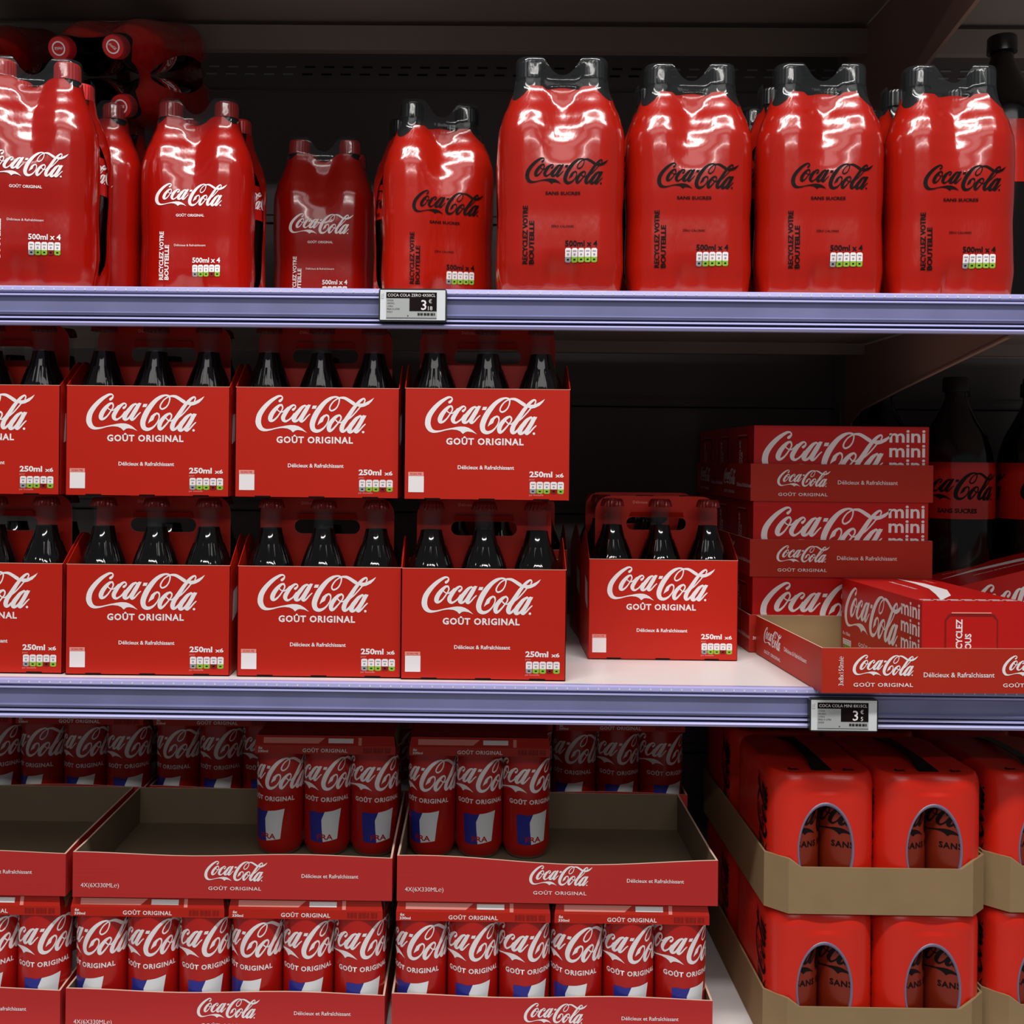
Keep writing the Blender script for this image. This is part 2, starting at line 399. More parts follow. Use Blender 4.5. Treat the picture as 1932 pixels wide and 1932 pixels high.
# ------------------------------------------------------------------ electronic price tags
def price_tag(x, ztop, rows, big, cents, label):
    W, H = 0.0712, 0.0345
    root = empty('price_tag'); root.location = (x, -0.0135, ztop - H)
    c = MB()
    n = 5; r = 0.003; pts = []
    for cx, cz, a0 in ((W / 2 - r, r, -PI / 2), (W / 2 - r, H - r, 0), (-W / 2 + r, H - r, PI / 2), (-W / 2 + r, r, PI)):
        for k in range(n): a = a0 + PI / 2 * k / (n - 1); pts.append((cx + r * math.cos(a), cz + r * math.sin(a)))
    m = len(pts)
    c.add([(px, -0.004, pz) for px, pz in pts] + [(px, 0.003, pz) for px, pz in pts],
          [tuple(range(m)), tuple(range(m, 2 * m))[::-1]] + [(i, i + m, (i + 1) % m + m, (i + 1) % m) for i in range(m)], 'tag_case')
    c.box(-W / 2 + 0.0016, W / 2 - 0.0016, -0.0048, -0.0038, 0.0016, H - 0.0016, 'tag_white')
    c.put(rot90(txt('ESL', w=0.006, bold=0)), flat(-W / 2 + 0.004, -0.00485, H - 0.008), 'print_grey')
    kid(c.build('case', root), root)
    s = MB()
    sx0, sx1, sz0, sz1 = -W / 2 + 0.008, W / 2 - 0.0105, 0.003, H - 0.004
    s.box(sx0, sx1, -0.0052, -0.0046, sz0, sz1, 'tag_screen')
    F = lambda px, pz: flat(px, -0.0054, pz)
    F2 = lambda px, pz: flat(px, -0.0056, pz)
    s.put(rect(sx1 - sx0, 0.0062), F((sx0 + sx1) / 2, sz1 - 0.0031), 'print_black')
    s.put(rect(0.0285, 0.0135), F(sx1 - 0.01425, sz1 - 0.0062 - 0.0067), 'print_black')
    s.put(txt(rows[0], w=sx1 - sx0 - 0.003, h=0.003, bold=0), F2((sx0 + sx1) / 2, sz1 - 0.0031), 'print_white')
    s.put(txt(big, h=0.0105, bold=0.01), F2(sx1 - 0.0135, sz1 - 0.0132), 'print_white')
    s.put(txt('\u20ac', h=0.0042, bold=0.0), F2(sx1 - 0.0068, sz1 - 0.0092), 'print_white')
    s.put(txt(cents, h=0.0042, bold=0.0), F2(sx1 - 0.0068, sz1 - 0.0165), 'print_white')
    for k, t in enumerate(rows[1:]):
        s.put(txt(t, h=0.0016, bold=0, align='l'), F2(sx0 + 0.001, sz1 - 0.0085 - k * 0.0030), 'print_black')
    for k in range(26):
        if k % 5 != 3: s.put(rect(0.0004 if k % 2 else 0.0007, 0.0026), F2(sx1 - 0.0195 + k * 0.0007, sz0 + 0.0047), 'print_black')
    s.put(rect(sx1 - sx0, 0.0004), F2((sx0 + sx1) / 2, sz0 + 0.0008), 'print_black')
    s.put(disc(0.0006, 8), F2(sx1 - 0.03, sz0 + 0.003), 'print_black')
    kid(s.build('screen', root), root)
    tag(root, label, 'price tag')
price_tag(-0.069, TOP_Z - 0.0005, ['COCA COLA ZERO 4X50CL', 'COCA', '4X50CL', '1.59\u20ac/L', 'PRIX A LITRE', '01017'], '3', '18',
          'electronic price tag reading 3,18 on the rail below the wrapped bottle packs')
price_tag(0.384, MID_Z - 0.0085, ['COCA COLA MINI 8X15CL', 'COCA', '8X15CL', '2.75\u20ac/L', 'PRIX A LITRE', '01020'], '3', '5',
          'shaded electronic price tag under the jutting red mini can tray')

# ================================================================== 4-BOTTLE SHRINK PACKS
def interp(tab, z):
    if z <= tab[0][0]: return tab[0][1]
    for (a, ra), (b, rb) in zip(tab, tab[1:]):
        if z <= b:
            t = (z - a) / (b - a); t = t * t * (3 - 2 * t) * 0.5 + t * 0.5
            return ra + (rb - ra) * t
    return tab[-1][1]
HC = 0.0345; PH = 0.256
RT = [(0, 0.0285), (0.006, 0.0318), (0.03, 0.0345), (0.055, 0.0338), (0.085, 0.0330), (0.115, 0.0342), (0.16, 0.0346), (0.175, 0.0338), (0.192, 0.0295), (0.208, 0.0228), (0.222, 0.0175), (0.234, 0.0158), (0.253, 0.0156), (0.256, 0.0142)]
KT = [(0, 0.007), (0.02, 0.006), (0.045, 0.0012), (0.14, 0.0008), (0.18, 0.0025), (0.22, 0.0025), (0.256, 0.0015)]
BT = [(0, 0.10), (0.04, 0.05), (0.12, 0.03), (0.135, 0.08), (0.155, 0.45), (0.175, 0.95), (0.192, 1.0), (0.208, 0.75), (0.225, 0.30), (0.256, 0.10)]
VL = 0.0125
def petal(x, z):
    """scallops of the bottle feet showing through the film near the base"""
    if z > 0.042: return 0
    e = 1 - z / 0.042
    return 0.0055 * e * (0.5 - 0.5 * math.cos(x / 0.0115 * PI)) ** 2
def Fx(s, z):
    """distance of the wrapped surface from the pack's axis plane at lateral position s and height z"""
    r = interp(RT, z); a = abs(s)
    if a <= HC:
        t = a / HC
        d = min(max(0.0, HC - math.sqrt(s * s + 0.000036 * (1 - t * t))), r)
        qd = r - math.sqrt(max(r * r - d * d, 0))
        drop = interp(BT, z) * VL * (1 - math.exp(-qd / VL))
        return HC + r - interp(KT, z) * (1 - t * t) ** 2 - drop - petal(s, z)
    d = min(a - HC, r)
    return HC + math.sqrt(max(r * r - d * d, 0)) - petal(s, z) * (1 - d / r)
def film4(mred, front):
    mb = MB()
    zn = 0.224 if mred == 'film_zero_red' else 0.2335      # where the red print stops below the caps
    NE, NA = 16, 9
    cols = []                                   # (kind, side, param)
    for side in range(4):
        for k in range(NE): cols.append(('e', side, -1 + 2 * k / NE))
        for k in range(NA): cols.append(('a', side, (PI / 2) * k / NA))
    n = len(cols)
    def ztop(c):
        if c[0] == 'a': return PH
        t = abs(c[2]); dp = 0.019 if c[1] % 2 == 0 else 0.030
        return PH if t >= 0.56 else PH - dp * (1 - (t / 0.56) ** 2) ** 0.8
    def zred(c):
        if c[0] == 'a':
            return zn - (0.016 if zn < 0.23 else 0.008) * math.sin(2 * c[2])
        t = abs(c[2])
        if t < 0.56: return ztop(c) - 0.014 - 0.020 * (t / 0.56) ** 2 * (1 if c[1] % 2 == 0 else 0.3) * (1 if zn < 0.23 else 0.3)
        return zn
    def pos(c, z):
        r = interp(RT, z)
        if c[0] == 'e':
            s = c[2] * HC; lx, ly = s, -Fx(s, z)
        else:
            a = -PI / 2 + c[2]
            lx, ly = HC + r * math.cos(a), -HC + r * math.sin(a)
            pt = petal(HC + 0.5 * r * (c[2] / (PI / 2)), z) * (1 - math.sin(2 * c[2]))
            lx -= pt * 0.6; ly += pt * 0.6
        q = c[1] * PI / 2
        return (lx * math.cos(q) - ly * math.sin(q), lx * math.sin(q) + ly * math.cos(q), z)
    N1, N2 = 56, 12
    vs = []; inside = {}
    for i in range(N1 + N2 + 1):
        for c in cols:
            zr, zt = zred(c), ztop(c)
            z = zr * i / N1 if i <= N1 else zr + (zt - zr) * (i - N1) / N2
            vs.append(list(pos(c, z)))
    # side windows: oval openings where bottles show
    WC, WA, WB = 0.108, 0.024, 0.082
    def q(v): return math.hypot(v[1] / WA, (v[2] - WC) / WB)
    def isside(c): return c[1] % 2 == 1 or c[0] == 'a'
    fs = []; ms = []; kept = set(); gone = set()
    for i in range(N1 + N2):
        for k in range(n):
            k2 = (k + 1) % n
            f = (i * n + k, i * n + k2, (i + 1) * n + k2, (i + 1) * n + k)
            cx = sum(vs[j][0] for j in f) / 4; cy = sum(vs[j][1] for j in f) / 4; cz = sum(vs[j][2] for j in f) / 4
            if abs(cx) > 0.05 and math.hypot(cy / WA, (cz - WC) / WB) < 1: gone.update(f); continue
            kept.update(f); fs.append(f); ms.append(mred if i < N1 else 'film_clear')
    for j in kept & gone:
        v = vs[j]; s = q(v)
        if s > 1e-6:
            y = v[1] / s; z = WC + (v[2] - WC) / s
            v[0] = math.copysign(Fx(y, z), v[0]); v[1] = y; v[2] = z
    mb.add(vs, fs, ms, True)
    mb.add([vs[k] for k in range(n)], [tuple(range(n))[::-1]], mred)
    off = [0.0007, 0.0010]
    def wrap(x, z, d): return (x, -(Fx(x, z) + d), z)
    def put(P, m, lift=0): D = dice(P, 0.004); mb.put(D, lambda x, z: wrap(x, z, off[lift]), m, True)
    front(put)
    return mb
def front_orig(put):
    W = 'print_white'
    put(shift(logo(0.0865), 0.001, 0.134), W)
    put(shift(txt('GO\u00dbT ORIGINAL', w=0.034, bold=0.02), 0.0, 0.110), W)
    put(shift(txt('D\u00e9licieux & Rafra\u00eechissant', w=0.038, bold=0.0), 0.0, 0.074), W)
    put(shift(rot90(txt('RECYCLEZ VOTRE', w=0.058, h=0.0052, bold=0.03)), -0.034, 0.061), W)
    put(shift(rot90(txt('BOUTEILLE', w=0.042, h=0.0052, bold=0.03)), -0.0275, 0.053), W)
    put(shift(txt('500ml x 4', w=0.034, bold=0.025), 0.020, 0.056), W)
    nutri(put, 0.020, 0.0435, 0.034, 0.014, 'print_darkred')
def front_zero(put):
    K = 'print_black'
    put(shift(logo(0.088), 0.004, 0.128), K)
    put(shift(txt('SANS SUCRES', w=0.037, h=0.0034, bold=0.03), 0.0, 0.1045), K)
    put(shift(txt('Z\u00c9RO CALORIES', w=0.024, bold=0.01), 0.0, 0.070), K)
    put(shift(rot90(txt('RECYCLEZ VOTRE', w=0.062, h=0.0055, bold=0.03)), -0.0395, 0.060), K)
    put(shift(rot90(txt('BOUTEILLE', w=0.046, h=0.0055, bold=0.03)), -0.0325, 0.052), K)
    put(shift(txt('500ml x 4', w=0.034, bold=0.025), 0.020, 0.0515), K)
    nutri(put, 0.020, 0.039, 0.034, 0.015)
BOTP = [(0, 0.014), (0.003, 0.020), (0.012, 0.022), (0.03, 0.0255), (0.05, 0.0295), (0.085, 0.0305), (0.115, 0.032), (0.165, 0.0325), (0.18, 0.030), (0.195, 0.0255), (0.21, 0.019), (0.222, 0.0148), (0.230, 0.0125), (0.236, 0.0125)]
def pet_bottle(zero):
    b = MB(); b.lathe([(z, r) for z, r in BOTP], 24, 'pet_cola'); bo = b.build('bottle')
    l = MB(); l.lathe([(0.122, 0.0331), (0.165, 0.0334)], 28, 'film_zero_red' if zero else 'can_red', cap0=False, cap1=False)
    P = dice(logo(0.075), 0.003, 'x')
    for a0 in (0, 2.1, 4.2):
        l.put(P, lambda x, y: (0.0337 * math.cos(a0 + x / 0.0337), 0.0337 * math.sin(a0 + x / 0.0337), 0.147 + y), 'print_black' if zero else 'print_white', True)
    P = dice(txt('SANS SUCRES' if zero else 'ORIGINAL', w=0.034, bold=0.02), 0.003, 'x')
    for a0 in (0, 2.1, 4.2):
        l.put(P, lambda x, y: (0.0337 * math.cos(a0 + x / 0.0337), 0.0337 * math.sin(a0 + x / 0.0337), 0.128 + y), 'print_black' if zero else 'print_white', True)
    lo = l.build('label')
    c = MB(); pr = []
    seg = 48; cm = 'cap_black' if zero else 'cap_red'
    vs = []; 
    for z, r in ((0.234, 0.0146), (0.250, 0.0144), (0.2525, 0.0132)):
        for k in range(seg):
            rr = r - (0.0004 if k % 2 and z < 0.251 else 0); a = 2 * PI * k / seg
            vs.append((rr * math.cos(a), rr * math.sin(a), z))
    fs = [(i * seg + k, i * seg + (k + 1) % seg, (i + 1) * seg + (k + 1) % seg, (i + 1) * seg + k) for i in range(2) for k in range(seg)]
    fs.append(tuple(range(2 * seg, 3 * seg)))
    c.add(vs, fs, cm, False)
    c.put(disc(0.0085, 20), flat(0, 0, 0.2527, 'top'), 'print_white' if not zero else 'print_grey')
    c.put(disc(0.0068, 16), flat(0, 0, 0.2529, 'top'), cm)
    c.put(logo(0.011), flat(0, 0, 0.2531, 'top'), 'print_white' if not zero else 'print_grey')
    return bo, lo, c.build('cap')
def wrap_pack(zero):
    root = empty('bottle_multipack')
    fo = film4('film_zero_red' if zero else 'film_red', front_zero if zero else front_orig).build('shrink_film')
    kid(fo, root)
    bo, lo, co = pet_bottle(zero)
    for i, (sx, sy) in enumerate(((-1, -1), (1, -1), (-1, 1), (1, 1))):
        b = bo if i == 0 else bo.copy()
        if i: COL.objects.link(b)
        kid(b, root); b.location = (sx * HC, sy * HC, 0.0005); b.rotation_euler = (0, 0, (0.35 if sx > 0 else PI - 0.35) + sy * 0.35)
        l = lo if i == 0 else lo.copy(); c = co if i == 0 else co.copy()
        if i: COL.objects.link(l); COL.objects.link(c)
        kid(l, b); kid(c, b)
    return root
PO = wrap_pack(False); PZ = wrap_pack(True)
ZT = TOP_Z + 0.0003
def pack(p, x, y, rz, label, group): return place(p, (x, y, ZT), rz, label, 'bottle pack', group)
GO_, GZ = 'red four-bottle packs with white script', 'red four-bottle packs with black script'
pack(PO, -0.4975, 0.0775, 8, 'large bright red four-bottle pack at the far left under the upturned pack', GO_)
pack(PO, -0.4870, 0.222, 0, 'shaded red four-bottle pack behind the far left one, beneath the upturned pack', GO_)
pack(PO, -0.3455, 0.213, -1, 'bright red four-bottle pack with white script standing alone, second from left', GO_)
pack(PO, -0.2134, 0.370, 0, 'dark shadowed four-bottle pack set deep on the shelf', GO_)
pack(PO, -0.640, 0.222, 0, 'shaded red four-bottle pack at the left frame edge behind the others', GO_)
pack(PZ, -0.0596, 0.216, 15, 'black-capped four-bottle pack turned slightly, set back from the front four', GZ)
pack(PZ, 0.0877, 0.068, 0, 'tallest-looking black-capped four-bottle pack, leftmost of the four at the front', GZ)
pack(PZ, 0.2297, 0.084, 0, 'black-capped four-bottle pack, second of the four at the front', GZ)
pack(PZ, 0.372, 0.081, 0, 'black-capped four-bottle pack, third of the four at the front', GZ)
pack(PZ, 0.5155, 0.084, -1, 'black-capped four-bottle pack at the right, in front of the big black bottle', GZ)
pack(PZ, 0.369, 0.228, 0, 'black-capped four-bottle pack hidden behind the third front pack', GZ)
pack(PZ, 0.516, 0.232, 0, 'black-capped four-bottle pack hidden behind the rightmost front pack', GZ)
def lying(capx, capy, capz, tilt, yaw, label):
    """pack lying on the others, caps towards the aisle; (capx,capy,capz) is the middle of its two upper caps"""
    o = dup(PO); t = math.radians(tilt)
    d = Vector((0, -math.cos(t), -math.sin(t))); nrm = Vector((0, -math.sin(t), math.cos(t)))
    x = Vector((-1, 0, 0)); y = -nrm
    R = Matrix((x, y, d)).transposed()
    R = Matrix.Rotation(math.radians(yaw), 3, 'Z') @ R
    base = Vector((capx, capy, capz)) - R @ Vector((0, -HC, 0.2525))
    o.matrix_world = Matrix.Translation(base) @ R.to_4x4()
    tag(o, label, 'bottle pack', GO_)
lying(-0.4795, 0.160, 0.7300, 20, -6, 'upturned red four-bottle pack lying on the others, caps towards the aisle')
lying(-0.655, 0.185, 0.7320, 20, 2, 'dark red four-bottle pack lying at the upper left corner')

# ------------------------------------------------------------------ big black-capped bottles
def big_bottle(H, R, zl0, zl1, logow, zeroword=False):
    root = empty('soft_drink_bottle')
    b = MB(); s = H / 0.29
    prof = [(0, R * 0.7), (0.006, R * 0.93), (0.02, R), (0.06 * s, R * 0.97), (0.08 * s, R), (0.18 * s, R), (0.205 * s, R * 0.93), (0.225 * s, R * 0.78), (0.245 * s, R * 0.52), (0.258 * s, R * 0.36), (0.268 * s, 0.0135), (0.276 * s, 0.0135)]
    b.lathe(prof, 36, 'pet_cola'); kid(b.build('bottle_body', root), root)
    b = MB(); rl = R + 0.0008
    b.lathe([(zl0, rl), (zl1, rl)], 40, 'film_zero_red', cap0=False, cap1=False)
    for a0 in (-PI / 2 - 0.35, PI / 2):
        b.put(dice(logo(logow), 0.004, 'x'), lambda x, y: ((rl + 0.0005) * math.cos(a0 + x / rl), (rl + 0.0005) * math.sin(a0 + x / rl), (zl0 * 0.42 + zl1 * 0.58) + y), 'print_black', True)
        b.put(dice(txt('SANS SUCRES', w=0.05, bold=0.03), 0.004, 'x'), lambda x, y: ((rl + 0.0005) * math.cos(a0 + x / rl), (rl + 0.0005) * math.sin(a0 + x / rl), zl0 + 0.011 + y), 'print_black', True)
    kid(b.build('label', root), root)
    b = MB(); b.lathe([(H - 0.020, 0.0176), (H - 0.002, 0.0172), (H, 0.0160)], 32, 'cap_black'); kid(b.build('cap', root), root)
    return root
B1 = big_bottle(0.355, 0.050, 0.162, 0.238, 0.12)
for x, y, rz, lb in ((0.660, 0.355, 0, 'tall black-capped bottle with red label just right of the mini can boxes'),
                 (0.768, 0.350, 40, 'tall black-capped bottle with red label at the right frame edge, middle shelf'),
                 (0.715, 0.475, 0, 'dark tall bottle at the back between the two labelled bottles'),
                 (0.605, 0.478, 0, 'dark tall bottle half hidden behind the slanted bracket'),
                 (0.822, 0.465, 0, 'dark tall bottle at the back against the right frame edge')):
    place(B1, (x, y, 0.0003), rz, lb, 'bottle', 'tall bottles at the back of the middle shelf')
place(B1, (0.6500, 0.212, TOP_Z + 0.0003), -70, 'big black-capped bottle with red label on the top shelf, cut by the frame edge', 'bottle', None)

# ================================================================== 6-BOTTLE GLASS CARTONS
GW, GD, GH, HH = 0.1765, 0.118, 0.1185, 0.192
def carton():
    root = empty('bottle_carton')
    c = MB(); t = 0.0007
    c.box(-GW / 2, GW / 2, -GD / 2, -GD / 2 + t, 0, GH, 'card_red')
    c.box(-GW / 2, GW / 2, GD / 2 - t, GD / 2, 0, GH, 'card_red')
    c.box(-GW / 2, GW / 2, -GD / 2, GD / 2, 0, t, 'card_red')
    # notches where the bottle bases meet the bottom edge
    for k in (-1, 0, 1):
        c.put(rect(0.017, 0.0016), flat(k * 0.058, -GD / 2 - 0.0002, 0.0010), 'print_black')
    for sx in (-1, 1):
        xs = sx * GW / 2
        prof = [(-GD / 2, 0), (GD / 2, 0), (GD / 2, GH), (0.016, GH + 0.026), (0.006, GH + 0.030), (-0.006, GH + 0.030), (-0.016, GH + 0.026), (-GD / 2, GH)]
        c.prism_x(prof, min(xs, xs - sx * t), max(xs, xs - sx * t), 'card_red')
        c.put(poly([(-0.018, -0.028), (0.014, -0.020), (0.018, 0.010), (-0.014, 0.004)]), (lambda s: (lambda x, y: (s * (GW / 2 + 0.0003), -0.03 + x, 0.085 + y)))(sx), 'print_white')
    for e in (-1, 1):                                      # pale cut edge of the board
        c.box(-GW / 2, GW / 2, e * (GD / 2) - (t if e > 0 else 0), e * (GD / 2) + (0 if e > 0 else t), GH, GH + 0.0004, 'card_edge')
    y = -GD / 2 - 0.0003; z = GH
    F = lambda px, pz: flat(px, y, z - pz)
    px = lambda v: (v - 275.5) * 0.000558
    pz = lambda v: (v - 727) * 0.000558
    c.put(logo(0.1275), F(px(270.5), pz(778)), 'print_white')
    c.put(txt('GO\u00dbT ORIGINAL', w=0.0825, h=0.0092, bold=0.035, spacing=1.14), F(px(271), pz(826)), 'print_white')
    c.put(txt('D\u00e9licieux & Rafra\u00eechissant', w=0.060, bold=0.02), F(px(273.5), pz(877)), 'print_white')
    c.put(txt('250ml', w=0.0245, h=0.0064, bold=0.035), F(px(378.5), pz(889)), 'print_white')
    c.put(txt('x6', w=0.009, h=0.0045, bold=0.03), F(px(414), pz(890.5)), 'print_white')
    c.put(txt('pour', w=0.006, bold=0.0), F(px(362), pz(900)), 'print_pink')
    c.put(txt('par bouteille', w=0.015, bold=0.0), F(px(370), pz(929)), 'print_pink')
    lab = MB()
    def put(P, m, lift=0): c.put(P, lambda a, b: (a, y - 0.0002 * lift, b), m)
    nutri(put, px(390), z - pz(914.5), 0.0365, 0.0128, 'print_darkred')
    c.put(rect(0.0165, 0.0042), F(px(140), pz(890.5)), 'print_pink')
    c.put(txt('SCAN ME', w=0.012, bold=0.0), flat(px(140), y - 0.0002, z - pz(890.5)), 'card_red')
    c.put(rect(0.0165, 0.0172), F(px(140.5), pz(910)), 'print_white')
    kid(c.build('carton_tray', root), root)
    # handle panel: rounded board with an oblong hand hole
    h = MB(); HW = 0.151; r = 0.020; z0 = 0.002; hz0, hz1, hx = 0.150, 0.166, 0.037
    def outline(a):
        """outer rounded rectangle along ray angle a from the hole centre"""
        cz = (hz0 + hz1) / 2
        dx, dz = math.cos(a), math.sin(a)
        lo, hi = 0, 0.4
        for _ in range(30):
            m = (lo + hi) / 2; X, Z = dx * m, cz + dz * m
            ins = abs(X) <= HW / 2 and z0 <= Z <= HH
            if ins and Z > HH - r and abs(X) > HW / 2 - r:
                ins = math.hypot(abs(X) - HW / 2 + r, Z - HH + r) <= r
            lo, hi = (m, hi) if ins else (lo, m)
        return (dx * lo, cz + dz * lo)
    def hole(a):
        cz = (hz0 + hz1) / 2; rr = (hz1 - hz0) / 2
        dx, dz = math.cos(a), math.sin(a); lo, hi = 0, 0.1
        for _ in range(30):
            m = (lo + hi) / 2; X, Z = abs(dx * m), dz * m
            ins = math.hypot(max(X - (hx - rr), 0), Z) <= rr
            lo, hi = (m, hi) if ins else (lo, m)
        return (dx * lo, cz + dz * lo)
    N = 120; A = [2 * PI * (k + 0.5) / N for k in range(N)]
    for yy in (-0.0009, 0.0009):
        vs = [(X, yy, Z) for X, Z in map(outline, A)] + [(X, yy, Z) for X, Z in map(hole, A)]
        h.add(vs, [(k, (k + 1) % N, N + (k + 1) % N, N + k) for k in range(N)], 'card_red')
    vs = [(X, yy, Z) for yy in (-0.0009, 0.0009) for X, Z in map(outline, A)] + [(X, yy, Z) for yy in (-0.0009, 0.0009) for X, Z in map(hole, A)]
    h.add(vs, [(k, (k + 1) % N, N + (k + 1) % N, N + k) for k in range(N)] + [(2 * N + k, 2 * N + (k + 1) % N, 3 * N + (k + 1) % N, 3 * N + k) for k in range(N)], 'card_edge')
    # folded flap at the top of the hand hole and small print
    h.add([(-0.034, -0.0012, 0.1665), (0.034, -0.0012, 0.1665), (0.032, -0.006, 0.1725), (-0.032, -0.006, 0.1725)], [(0, 1, 2, 3)], 'card_red')
    h.put(txt('D\u00e9licieux', w=0.018, bold=0.0), flat(-0.02, -0.0012, 0.1845), 'print_pink')
    kid(h.build('handle_panel', root), root)
    # bottles
    b = MB()
    prof = [(0, 0.024), (0.004, 0.0275), (0.02, 0.0282), (0.05, 0.0262), (0.075, 0.0270), (0.095, 0.0262), (0.108, 0.0258), (0.118, 0.0240), (0.128, 0.0207), (0.140, 0.0160), (0.150, 0.0130), (0.157, 0.0116), (0.1575, 0.0115), (0.165, 0.0108), (0.172, 0.0107), (0.176, 0.0122), (0.180, 0.0122), (0.184, 0.0110)]
    b.lathe(prof, 32, lambda z: 'cola_glass' if z < 0.1572 else 'clear_glass')
    for k in range(16):                                    # raised flutes on the shoulder
        a = 2 * PI * k / 16
        pts = [(0.108, 0.0258), (0.118, 0.0240), (0.128, 0.0207), (0.140, 0.0160)]
        vs = []
        for (z, r) in pts:
            for da, dr in ((-0.09, -0.0002), (0, 0.0006), (0.09, -0.0002)):
                vs.append(((r + dr) * math.cos(a + da), (r + dr) * math.sin(a + da), z))
        b.add(vs, [(i * 3 + j, i * 3 + j + 1, i * 3 + j + 4, i * 3 + j + 3) for i in range(3) for j in range(2)], 'cola_glass', True)
    bo = b.build('bottle')
    c = MB(); seg = 42; vs = []
    for z, r, am in ((0.1795, 0.0138, 0.0007), (0.1815, 0.0136, 0.0006), (0.1860, 0.0128, 0.0002), (0.1885, 0.0112, 0)):
        for k in range(seg):
            rr = r + am * math.cos(2 * PI * k / seg * 21); a = 2 * PI * k / seg
            vs.append((rr * math.cos(a), rr * math.sin(a), z))
    c.add(vs, [(i * seg + k, i * seg + (k + 1) % seg, (i + 1) * seg + (k + 1) % seg, (i + 1) * seg + k) for i in range(3) for k in range(seg)] + [tuple(range(3 * seg, 4 * seg))], 'crown_red')
    co = c.build('crown_cap')
    i = 0
    for sy in (-1, 1):
        for sx in (-1, 0, 1):
            o = bo if i == 0 else bo.copy(); q = co if i == 0 else co.copy()
            if i: COL.objects.link(o); COL.objects.link(q)
            kid(o, root); kid(q, o)
            o.location = (sx * 0.058, sy * 0.0295, 0.001); o.rotation_euler = (0, 0, 0.7 * i)
            i += 1
    return root
CT = carton()
S1 = 2047 / (1.15 + 0.017)
def X_at(px, y): return (px - 900) * (1.15 + y) / 2047
def crt(px, yf, z, rz, label): return place(CT, (X_at(px, yf), yf + GD / 2, z + 0.0003), rz, label, 'bottle carton', 'red six-bottle cartons with white script')
crt(-37, 0.017, 0, 0, 'red six-bottle carton, lower row, cut by the left frame edge')
crt(278, 0.015, 0, 1.0, 'red six-bottle carton, lower row, second column from the left')
crt(604, 0.016, 0, 0.3, 'red six-bottle carton, lower row, third column from the left')
crt(915, 0.012, 0, 0, 'red six-bottle carton, lower row, beside the empty patch of white shelf')
r2 = HH + 0.0006
crt(-46, 0.018, r2, 0, 'red six-bottle carton, upper row, cut by the left frame edge')
crt(275.5, 0.016, r2, 0.2, 'red six-bottle carton, upper row, second column from the left')
crt(597, 0.016, r2, 0, 'red six-bottle carton, upper row, third column from the left')
crt(918.5, 0.006, r2, 0, 'red six-bottle carton, upper row, at the right end of the stack')
crt(1253.5, 0.141, 0, -0.3, 'red six-bottle carton standing alone, pushed back on the white shelf')
place(CT, (0.224, 0.335, 0.0003), 2, 'dark six-bottle carton half hidden behind the one standing alone', 'bottle carton', 'red six-bottle cartons with white script')
place(CT, (0.030, 0.320, 0.0003), 0, 'shadowed six-bottle carton behind the right end of the carton stack', 'bottle carton', 'red six-bottle cartons with white script')

# ================================================================== CANS
CR, CH = 0.0286, 0.1455
def can(zero):
    b = MB(); m = 'zero_can_red' if zero else 'can_red'
    prof = [(0, 0.020), (0.0015, 0.0225), (0.004, 0.0245), (0.012, CR - 0.0006), (0.016, CR), (0.129, CR), (0.1325, CR - 0.0008), (0.1395, 0.0245), (0.1415, 0.0240), (0.1435, 0.0249), (CH, 0.0247), (CH, 0.0232), (0.1425, 0.0222)]
    b.lathe(prof, 40, lambda z: 'aluminium' if (z > 0.1410 or z < 0.0045) else m)
    R = CR + 0.0003
    W = 'print_black' if zero else 'print_white'
    def wrap(P, ca, z, mm, rr=R): b.put(dice(P, 0.003, 'x'), lambda x, y: (rr * math.cos(ca + x / R), rr * math.sin(ca + x / R), z + y), mm, True)
    wrap(logo(0.124), 0, 0.1005, W)
    wrap(txt('SANS SUCRES' if zero else 'GO\u00dbT ORIGINAL', w=0.064, h=0.0070, bold=0.03, spacing=1.12), 0.02, 0.0710, W)
    if not zero:
        fb = [(-0.021, 0.0550), (-0.0145, 0.0555), (-0.007, 0.0545), (-0.0005, 0.0555), (-0.0045, 0.046), (-0.004, 0.036), (-0.0025, 0.0195), (-0.010, 0.0190), (-0.019, 0.0205), (-0.0205, 0.04)]
        fw = [(-0.0005, 0.0555), (0.009, 0.0565), (0.020, 0.0585), (0.0175, 0.044), (0.015, 0.0225), (0.006, 0.0210), (-0.0025, 0.0195), (-0.004, 0.036), (-0.0045, 0.046)]
        wrap(poly(fb), 0, 0, 'print_blue'); wrap(poly(fw), 0, 0, 'print_flagwhite')
        wrap(txt('FRA', w=0.019, h=0.0065, bold=0.02), 0, 0.0255, 'can_red', R + 0.0003)
        wrap(rect(0.010, 0.014), 1.9, 0.020, 'print_grey')
    return b.build('can')
